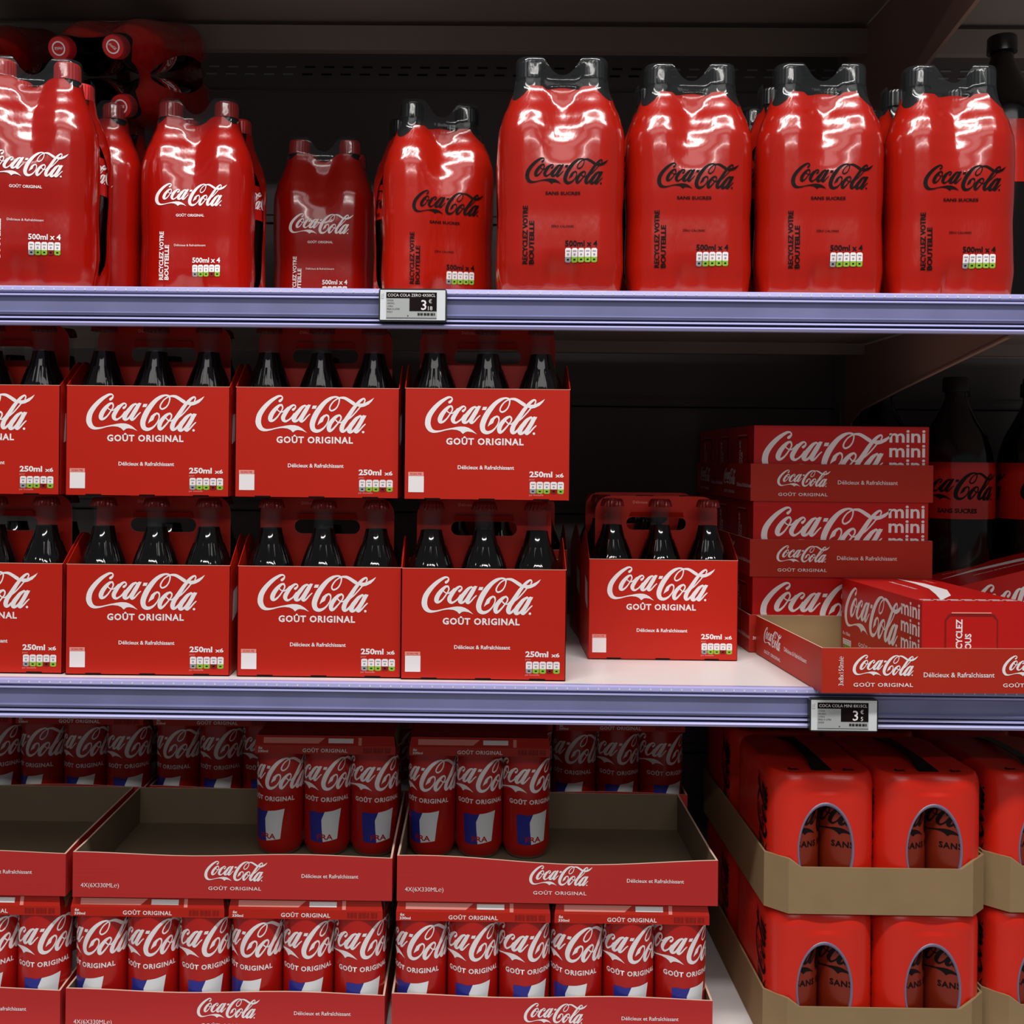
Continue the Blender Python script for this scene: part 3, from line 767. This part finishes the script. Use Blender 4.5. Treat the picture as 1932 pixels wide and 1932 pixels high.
def can_pack():
    """six cans, three across and two deep, under a folded card top"""
    root = empty('can_multipack'); c0 = can(False)
    rots = [0.62, 0.12, 0.02, 1.4, 2.2, 0.5]
    i = 0
    for sy in (-1, 1):
        for sx in (-1, 0, 1):
            o = c0 if i == 0 else c0.copy()
            if i: COL.objects.link(o)
            kid(o, root); o.location = (sx * 0.0575, sy * 0.02875, 0); o.rotation_euler = (0, 0, -PI / 2 + [-0.36, 0.03, 0.27, 2.0, 1.0, 0.3][i])
            i += 1
    s = MB(); hw, hd = 0.0845, 0.0565; zt = CH + 0.0006; t = 0.0006; ff = 0.0100
    s.box(-hw + 0.0020, hw - 0.0020, -hd + 0.008, hd - 0.0018, zt, zt + t, 'card_red')
    for e in (-1, 1):
        ys, ye = e * (hd - 0.0018), e * (hd + 0.0015)
        # sloping shoulder then vertical flap
        s.add([(-hw + 0.0020, ys, zt + t), (hw - 0.0020, ys, zt + t), (hw, ye, zt - 0.0110), (-hw, ye, zt - 0.0110),
               (hw, ye, zt - 0.0110 - ff), (-hw, ye, zt - 0.0110 - ff)], [(0, 1, 2, 3), (3, 2, 4, 5)], 'card_red')
        yb = ye - e * t
        s.add([(-hw, yb, zt - 0.0110), (hw, yb, zt - 0.0110), (hw, yb, zt - 0.0110 - ff), (-hw, yb, zt - 0.0110 - ff)], [(0, 1, 2, 3)], 'kraft')
        s.add([(-hw, ye, zt - 0.0110 - ff), (hw, ye, zt - 0.0110 - ff), (hw, yb, zt - 0.0110 - ff), (-hw, yb, zt - 0.0110 - ff)], [(0, 1, 2, 3)], 'card_edge')
        xs, xe = e * (hw - 0.0020), e * (hw + 0.0005)
        s.add([(xs, -hd + 0.008, zt + t), (xs, hd - 0.0018, zt + t), (xe, hd - 0.012, zt - 0.0115), (xe, -hd + 0.012, zt - 0.0115), (xe, hd - 0.012, zt - 0.0185), (xe, -hd + 0.012, zt - 0.0185)], [(0, 1, 2, 3), (3, 2, 4, 5)], 'kraft')
    yf = -(hd + 0.0015) - 0.0003; zf = zt - 0.0110 - ff / 2
    s.put(txt('GO\u00dbT ORIGINAL', w=0.054, h=0.0058, bold=0.022, spacing=1.1), flat(0.0, yf, zf), 'print_white')
    s.put(txt('6x', w=0.005, h=0.0034, bold=0.03), flat(-hw + 0.007, yf, zf + 0.002), 'print_white')
    s.put(txt('330ml', w=0.012, h=0.0030, bold=0.03), flat(-hw + 0.010, yf, zf - 0.002), 'print_white')
    for k in range(22):
        if k % 9 != 7: s.put(rect(0.0006 if k % 3 else 0.0011, 0.0062), flat(hw - 0.038 + k * 0.0015, yf, zf), 'print_darkred')
    # print on the sloping shoulder
    def sl(u, v): return (u, -(hd - 0.0018) - 0.0033 * v - 0.0002, zt + t - (0.0116) * v + 0.0003)
    s.put(([( -0.074, 0.25), (0.0, 0.25), (-0.008, 0.8), (-0.074, 0.8)], [(0, 1, 2, 3)]), sl, 'print_pink')
    s.put(([(0.004, 0.3), (0.034, 0.3), (0.034, 0.75), (0.004, 0.75)], [(0, 1, 2, 3)]), sl, 'print_white')
    s.put(([(0.040, 0.2), (0.044, 0.2), (0.044, 0.95), (0.040, 0.95)], [(0, 1, 2, 3)]), sl, 'print_pink')
    kid(s.build('card_top', root), root)
    return root
CP = can_pack()
def cpk(x, y, z, label): return place(CP, (x, y, z), 0, label, 'can pack', 'six-can packs with card tops')

def tray(name, w, d, h, outer, inner, edge='card_edge', chamfer=0.0, wave=None, t=0.0022, prints=None, sideh=None):
    """open cardboard tray; origin at the middle of its base"""
    m = MB()
    hw, hd = w / 2, d / 2
    pts = []                                         # outline from front left going right, with height factor
    ns = 16
    ch = chamfer
    def seg(a, b, n):
        return [(a[0] + (b[0] - a[0]) * k / n, a[1] + (b[1] - a[1]) * k / n) for k in range(n)]
    if ch:
        out = seg((-hw + ch, -hd), (hw - ch, -hd), ns) + seg((hw - ch, -hd), (hw, -hd + ch), 1) + seg((hw, -hd + ch), (hw, hd - ch), 6) + seg((hw, hd - ch), (hw - ch, hd), 1) + seg((hw - ch, hd), (-hw + ch, hd), ns) + seg((-hw + ch, hd), (-hw, hd - ch), 1) + seg((-hw, hd - ch), (-hw, -hd + ch), 6) + seg((-hw, -hd + ch), (-hw + ch, -hd), 1)
    else:
        out = seg((-hw, -hd), (hw, -hd), ns) + seg((hw, -hd), (hw, hd), 6) + seg((hw, hd), (-hw, hd), ns) + seg((-hw, hd), (-hw, -hd), 6)
    n = len(out)
    def hh(p):
        if wave and p[1] < -hd + 1e-6: return h + wave(p[0] / hw)
        if sideh and abs(p[0]) > hw - ch - 1e-6: return sideh
        return h
    H = [hh(p) for p in out]
    inn = [(x * (hw - t) / hw, y * (hd - t) / hd) for x, y in out]
    vs = [(x, y, 0) for x, y in out] + [(x, y, H[i]) for i, (x, y) in enumerate(out)] + [(x, y, t) for x, y in inn] + [(x, y, H[i]) for i, (x, y) in enumerate(inn)]
    J = lambda i: (i + 1) % n
    m.add(vs, [(i, J(i), n + J(i), n + i) for i in range(n)], outer)
    m.add(vs, [(n + i, n + J(i), 3 * n + J(i), 3 * n + i) for i in range(n)], edge)
    m.add(vs, [(2 * n + J(i), 2 * n + i, 3 * n + i, 3 * n + J(i)) for i in range(n)], inner)
    m.add([(x, y, 0) for x, y in out], [tuple(range(n))[::-1]], inner)
    m.add([(x, y, t) for x, y in inn], [tuple(range(n))], inner)
    if prints: prints(m, hw, hd)
    return m.build(name)
def red_prints(m, hw, hd):
    y = -hd - 0.0004
    m.put(logo(0.069), flat(0.004, y, 0.0305), 'print_white')
    m.put(txt('GO\u00dbT ORIGINAL', w=0.058, h=0.0048, bold=0.01, spacing=1.1), flat(0.003, y, 0.0120), 'print_white')
    m.put(txt('D\u00e9licieux et Rafra\u00eechissant', w=0.062, bold=0.01), flat(0.107, y, 0.0262), 'print_white')
    m.put(txt('4X(6X330ML\u212e)', w=0.042, h=0.0062, bold=0.0), flat(-hw + 0.030, y, 0.0125), 'print_white')
T1 = tray('can_tray', 0.350, 0.236, 0.048, 'tray_red', 'kraft_inner', wave=lambda u: 0.0012 - 0.003 * math.sin((u + 1) * 2.2) ** 2, prints=red_prints)
T2 = tray('can_tray', 0.350, 0.236, 0.048, 'tray_red', 'kraft_inner', wave=lambda u: -0.0075 * math.cos((u - 0.15) * PI / 2) ** 2 + 0.002, prints=red_prints)
def tr(p, x, y, z, label, rz=0): return place(p, (x, y, z), rz, label, 'cardboard tray', 'red trays of cans')
UZ = -0.2475
LZ = BOT_Z + 0.0003
FL = 0.0026
tr(T1, -0.6215, 0.1530, UZ, 'empty red cardboard tray, upper tier, cut by the left frame edge')
tr(T1, -0.2637, 0.1525, UZ, 'red cardboard tray, upper tier, second from the left, holding one can pack', 0.2)
tr(T2, 0.0924, 0.1530, UZ, 'red cardboard tray with sagging front edge, upper tier, right end', -0.2)
tr(T1, -0.6262, 0.1530, LZ, 'full red cardboard tray, bottom tier, cut by the left frame edge')
tr(T1, -0.2700, 0.1530, LZ, 'full red cardboard tray, bottom tier, second from the left')
tr(T1, 0.0877, 0.1530, LZ, 'full red cardboard tray, bottom tier, right end')
for x, lb, hb in ((-0.7130, 'six-can pack in the bottom left tray, left of its neighbour', 'hidden six-can pack in the bottom left tray, rear left'),
                  (-0.5380, 'six-can pack in the bottom left tray, cut by the frame edge', 'hidden six-can pack in the bottom left tray, rear right'),
                  (-0.3570, 'six-can pack, left one in the second bottom tray', 'hidden six-can pack in the second bottom tray, rear left'),
                  (-0.1830, 'six-can pack, right one in the second bottom tray', 'hidden six-can pack in the second bottom tray, rear right'),
                  (0.0008, 'six-can pack, left one in the right-end bottom tray', 'hidden six-can pack in the right-end bottom tray, rear left'),
                  (0.1744, 'six-can pack, right one in the right-end bottom tray', 'hidden six-can pack in the right-end bottom tray, rear right')):
    cpk(x, 0.0960, LZ + FL, lb)
    cpk(x, 0.2105, LZ + FL, hb)
cpk(-0.1790, 0.2080, UZ + FL, 'shaded six-can pack alone in the second upper tray')
cpk(0.0068, 0.2080, UZ + FL, 'shaded six-can pack alone in the sagging upper tray')
for x, nm in ((-0.608, 'left'), (-0.252, 'middle'), (0.105, 'right')):
    tr(T1, x, 0.392, UZ, 'rear red cardboard tray in the shade, upper tier, ' + nm + ' of three')
    tr(T1, x, 0.392, LZ, 'rear red cardboard tray in the shade, bottom tier, ' + nm + ' of three')
    for dx, sd in ((-0.0868, 'left'), (0.0868, 'right')):
        cpk(x + dx, 0.334, LZ + FL, 'hidden six-can pack, %s one in the rear bottom tray at the %s' % (sd, nm))
        cpk(x + dx, 0.334, UZ + FL, 'dark six-can pack at the back, %s one in the rear upper tray at the %s' % (sd, nm))

# ------------------------------------------------------------------ shrink-wrapped can packs with oval window
ZC, ZD, ZH = 0.0288, 0.0576, 0.1458
def film_cans():
    mb = MB(); NE, NA = 14, 8; r0 = 0.0290
    cols = []
    hx = [ZC, ZD, ZC, ZD]; hy = [ZD, ZC, ZD, ZC]
    for side in range(4):
        for k in range(NE): cols.append(('e', side, -1 + 2 * k / NE))
        for k in range(NA): cols.append(('a', side, PI / 2 * k / NA))
    n = len(cols)
    def inset(z):
        if z > ZH - 0.014: t = (z - ZH + 0.014) / 0.014; return 0.0050 * (1 - math.sqrt(max(0, 1 - t * t))) + 0.0008 * t
        if z < 0.010: return 0.004 * (1 - z / 0.010) ** 2
        return 0
    def FF(s, z, hxx, hyy):
        r = r0 - inset(z); a = abs(s)
        kk = (0.0012 if 0.02 < z < 0.125 else 0.003) * (1 if hxx == ZC else 0.4)
        if a <= hxx: return hyy + r - kk * (1 - (a / hxx) ** 2) ** 2
        d = min(a - hxx, r); return hyy + math.sqrt(max(0, r * r - d * d))
    def pos(c, z):
        r = r0 - inset(z); a_, b_ = hx[c[1]], hy[c[1]]
        if c[0] == 'e': lx = c[2] * a_; ly = -FF(lx, z, a_, b_)
        else: an = -PI / 2 + c[2]; lx, ly = a_ + r * math.cos(an), -b_ + r * math.sin(an)
        q = c[1] * PI / 2
        return [lx * math.cos(q) - ly * math.sin(q), lx * math.sin(q) + ly * math.cos(q), z]
    zs = [ZH * k / 60 for k in range(55)] + [ZH - 0.014 + 0.014 * math.sin(PI / 2 * k / 8) for k in range(1, 9)]
    zs = sorted(set(round(z, 5) for z in zs))
    vs = [pos(c, z) for z in zs for c in cols]
    WC, WA, WB = 0.064, 0.0290, 0.049
    fs = []; kept = set(); gone = set()
    for i in range(len(zs) - 1):
        for k in range(n):
            f = (i * n + k, i * n + (k + 1) % n, (i + 1) * n + (k + 1) % n, (i + 1) * n + k)
            cx, cy, cz = (sum(vs[j][a] for j in f) / 4 for a in range(3))
            if abs(cy) > ZD + 0.005 and math.hypot(cx / WA, (cz - WC) / WB) < 1: gone.update(f); continue
            kept.update(f); fs.append(f)
    for j in kept & gone:
        v = vs[j]; s = math.hypot(v[0] / WA, (v[2] - WC) / WB)
        x = v[0] / s; z = WC + (v[2] - WC) / s
        v[0] = x; v[2] = z; v[1] = math.copysign(FF(x, z, ZC, ZD), v[1])
    mb.add(vs, fs, 'film_can_red', True)
    L = (len(zs) - 1) * n
    top = [vs[L + k] for k in range(n)]
    mb.add(top + [(0, 0, ZH - 0.0025)], [(k, (k + 1) % n, n) for k in range(n)], 'film_can_red')
    # lavender rim of the window
    for sgn in (-1, 1):
        N = 48; rv = []
        for k in range(N):
            a = 2 * PI * k / N
            for sc, lift in ((0.965, -0.0012), (1.0, 0.0008), (1.035, 0.0008), (1.05, 0.0)):
                x, z = WA * sc * math.cos(a), WC + WB * sc * math.sin(a)
                rv.append((x, sgn * (FF(x, z, ZC, ZD) + lift), z))
        mb.add(rv, [(4 * k + j, 4 * ((k + 1) % N) + j, 4 * ((k + 1) % N) + j + 1, 4 * k + j + 1) for k in range(N) for j in range(3)], 'film_rim', True)
    # vertical script on the long sides, small marks on the top
    P = dice(rot90(logo(0.125)), 0.004)
    for sgn in (-1, 1):
        mb.put(P, lambda x, y: (sgn * (FF(sgn * x - 0.045, 0.07, ZD, ZC) + 0.0007), sgn * x - 0.045, 0.072 + y), 'print_black', True)
    for sx in (-1, 1):
        mb.put(txt('6x', w=0.013, bold=0.03), flat(sx * 0.030, -0.066, ZH + 0.0004, 'top'), 'print_black')
    o = mb.build('shrink_film')
    return o
def zero_pack():
    root = empty('can_multipack'); kid(film_cans(), root)
    h = MB()                                         # black carry tape over the top
    pts = []
    h.add([(-0.011, -0.070, ZH + 0.0005), (0.011, -0.070, ZH + 0.0005), (0.007, -0.035, ZH + 0.005), (-0.007, -0.035, ZH + 0.005), (0.006, 0.035, ZH + 0.005), (-0.006, 0.035, ZH + 0.005), (0.011, 0.070, ZH + 0.0005), (-0.011, 0.070, ZH + 0.0005)],
          [(0, 1, 2, 3), (3, 2, 4, 5), (5, 4, 6, 7)], 'cap_black')
    h.add([(-0.011, -0.070, ZH + 0.0001), (0.011, -0.070, ZH + 0.0001), (0.007, -0.035, ZH + 0.0044), (-0.007, -0.035, ZH + 0.0044), (0.006, 0.035, ZH + 0.0044), (-0.006, 0.035, ZH + 0.0044), (0.011, 0.070, ZH + 0.0001), (-0.011, 0.070, ZH + 0.0001)],
          [(3, 2, 1, 0), (5, 4, 2, 3), (7, 6, 4, 5)], 'cap_black')
    kid(h.build('carry_handle', root), root)
    c0 = can(True); i = 0
    for yy in (-0.0572, 0, 0.0572):
        for sx in (-1, 1):
            o = c0 if i == 0 else c0.copy()
            if i: COL.objects.link(o)
            kid(o, root); o.location = (sx * 0.0286, yy, 0.0008); o.rotation_euler = (0, 0, -PI / 2 + (1.0 if sx < 0 else -0.7) + i)
            o.scale = (0.985, 0.985, 0.975)
            i += 1
    return root
ZP = zero_pack()
TZ = tray('can_tray', 0.2390, 0.356, 0.050, 'kraft', 'kraft_inner', edge='kraft', chamfer=0.021, sideh=0.059)
TZ['_'] = 1; del TZ['_']
C1x, C2x = 0.4375, 0.680
ZB0, ZB1 = LZ, LZ + 0.1500
for cx, y0, cn in ((C1x, 0.018, 'left column'), (C2x, 0.030, 'right column at the frame edge')):
    for zb, tn in ((ZB0, 'bottom tier'), (ZB1, 'upper tier')):
        place(TZ, (cx, y0 + 0.178, zb), 0, 'plain brown cardboard tray, %s, %s' % (tn, cn), 'cardboard tray', 'brown trays with cut corners')
        for dx, sn in ((-0.0581, 'left'), (0.0581, 'right')):
            for dy, dn in ((0.0895, 'front'), (0.2655, 'rear')):
                place(ZP, (cx + dx, y0 + dy, zb + 0.0030), 0, 'red can pack with oval window, %s %s, %s, %s' % (dn, sn, tn, cn), 'can pack', 'red can packs with black script and oval window')

# ================================================================== MINI CAN BOXES
MW, MD, MH = 0.2165, 0.1075, 0.0920
def mini_box():
    m = MB(); b = 0.003
    m.box(-MW / 2, MW / 2, -MD / 2, MD / 2, 0, MH, 'mini_box_red')
    for sgn, face in ((-1, 'front'), (1, 'back')):
        def F(ox, oz): return (lambda x, y: (ox * -sgn + x * -sgn, sgn * (MD / 2 + 0.0003), oz + y))
        m.put(logo(0.161), F(-0.018, MH - 0.0325), 'print_white')
        for k in range(3):
            m.put(txt('mini', w=0.0445, h=0.0158, bold=0.02), F(0.0815, MH - 0.0118 - k * 0.0182), 'print_white')
        m.put(txt('GO\u00dbT ORIGINAL', w=0.075, h=0.0060, bold=0.015, spacing=1.1), F(-0.018, MH - 0.072), 'print_white')
        m.put(txt('8 x 150ml', w=0.022, bold=0.02), F(-0.092, MH - 0.066), 'print_white')
        def put(P, mm, lift=0): m.put(P, lambda x, y: (x * -sgn, sgn * (MD / 2 + 0.0003 + 0.0002 * lift), y), mm)
        nutri(put, -0.090, MH - 0.078, 0.026, 0.011)
    for sgn in (-1, 1):                              # short ends with the pictured can
        E = lambda oy, oz, l=0: (lambda x, y: (sgn * (MW / 2 + 0.0003 + l), sgn * (oy + x), oz + y))
        m.put(poly([(-0.026, -0.040), (0.026, -0.040), (0.028, -0.034), (0.028, 0.030), (0.024, 0.036), (-0.024, 0.036), (-0.028, 0.030), (-0.028, -0.034)]), E(-0.002, 0.043), 'print_darkred')
        m.put(poly([(-0.0245, -0.038), (0.0245, -0.038), (0.0265, -0.033), (0.0265, 0.029), (0.0225, 0.0335), (-0.0225, 0.0335), (-0.0265, 0.029), (-0.0265, -0.033)]), E(-0.002, 0.043, 0.0002), 'mini_box_red')
        m.put(rect(0.042, 0.0012), E(-0.002, 0.0805, 0.0002), 'print_pink')
        m.put(rot90(txt('RECYCLEZ', w=0.040, h=0.0070, bold=0.03)), E(-0.015, 0.054, 0.0004), 'print_white')
        m.put(rot90(txt('VOUS', w=0.022, h=0.0070, bold=0.03)), E(-0.0055, 0.048, 0.0004), 'print_white')
        m.put(rect(0.085, 0.0008), E(-0.002, 0.034, 0.0001), 'print_pink')
    # top: wave, small lettering and hand-hole line
    T = MH + 0.0003
    m.put(poly([(-0.10, 0.010), (-0.05, 0.022), (0.01, 0.020), (0.06, 0.000), (0.10, -0.030), (0.05, -0.012), (0.00, 0.004), (-0.05, 0.010)]), flat(0, 0, T, 'top'), 'print_white')
    m.put(txt('D\u00e9licieux & Rafra\u00eechissant', w=0.07, bold=0.01), flat(-0.03, -0.012, T, 'top'), 'print_white')
    m.put(txt('Soyez cool', w=0.03, bold=0.01), flat(-0.07, 0.036, T, 'top'), 'print_pink')
    for k in range(7):
        m.put(txt('mini', w=0.0115, bold=0.04), (lambda kk: (lambda x, y: (MW / 2 - 0.007 + y, -0.044 + 0.0147 * kk - x, T)))(k), 'print_white')
        m.put(txt('mini', w=0.0115, bold=0.04), (lambda kk: (lambda x, y: (MW / 2 - 0.014 + y, -0.044 + 0.0147 * kk - x, T)))(k), 'print_white')
    return m.build('mini_can_box')
BX = mini_box()
TW, TD, TH = 0.2255, 0.332, 0.0462
def mini_prints(m, hw, hd):
    for x, y, f in ((0, -hd - 0.0004, 'front'),):
        m.put(logo(0.066), flat(-0.047, y, 0.0285), 'print_white')
        m.put(txt('GO\u00dbT ORIGINAL', w=0.061, h=0.0050, bold=0.015, spacing=1.1), flat(-0.048, y, 0.0090), 'print_white')
        m.put(txt('D\u00e9licieux & Rafra\u00eechissant', w=0.074, bold=0.01), flat(0.032, y, 0.0240), 'print_white')
    # long sides: script twice with the slogan between
    for sgn in (-1, 1):
        S = lambda oy, oz: (lambda x, y: (sgn * (hw + 0.0004), sgn * (oy + x), oz + y))
        m.put(rot90(txt('3x8x150ml\u212e', w=0.030, h=0.0052, bold=0.0)), S(-hd + 0.020, 0.0225), 'print_white')
        for k in (-0.100, 0.056):
            m.put(logo(0.068), S(k, 0.0285), 'print_white')
            m.put(txt('GO\u00dbT ORIGINAL', w=0.062, h=0.0050, bold=0.015, spacing=1.1), S(k - 0.002, 0.0090), 'print_white')
            m.put(txt('D\u00e9licieux & Rafra\u00eechissant', w=0.074, bold=0.01), S(k + 0.077, 0.0190), 'print_white')
MT = tray('mini_can_tray', TW, TD, TH, 'mini_tray_red', 'kraft', edge='card_edge', prints=mini_prints, t=0.0016)
SX, SY = 0.4523, 0.200
names = ['bottom', 'middle', 'top']
for k in range(3):
    z = 0.0003 + 0.0938 * k
    place(MT, (SX, SY + TD / 2, z), 0, 'red mini can tray, %s of the stack of three' % names[k], 'cardboard tray', 'stacked mini can trays')
    for j in range(3):
        place(BX, (SX, SY + 0.003 + MD / 2 + j * 0.1086, z + 0.0018), 0,
              'red box of mini cans, %s tray of the stack, %s' % (names[k], ['front', 'second from front', 'rear'][j]), 'can box', 'boxes of mini cans in the stack')
# the jutting tray, turned a quarter so its long side faces the aisle: its right-hand long side becomes the front
o = place(MT, (0, 0, 0), 0, 'red mini can tray jutting over the shelf edge, long side forward, half empty', 'cardboard tray', None)
ang = math.radians(2.4 - 90)
o.rotation_euler = (0, 0, ang)
cfl = Vector((0.3555, -0.0335))                       # wanted front-left corner
loc = cfl - Vector((math.cos(ang) * (TW / 2) - math.sin(ang) * (-TD / 2), math.sin(ang) * (TW / 2) + math.cos(ang) * (-TD / 2)))
o.location = (loc.x, loc.y, MID_Z + 0.0007)
JT = o
o = place(BX, (0, 0, 0), 0, 'red box of mini cans standing endwise in the jutting tray', 'can box', None)
a2 = math.radians(2.6 - 90); o.rotation_euler = (0, 0, a2)
cfl = Vector((0.4605, -0.0260))
loc = cfl - Vector((math.cos(a2) * (MW / 2) - math.sin(a2) * (-MD / 2), math.sin(a2) * (MW / 2) + math.cos(a2) * (-MD / 2)))
o.location = (loc.x, loc.y, 0.0027)
o = place(BX, (0.7250, 0.262, 0.0205), 0, 'tilted red box of mini cans behind the jutting tray, at the right frame edge', 'can box', None)
o.rotation_euler = (0, math.radians(-14.5), 0)
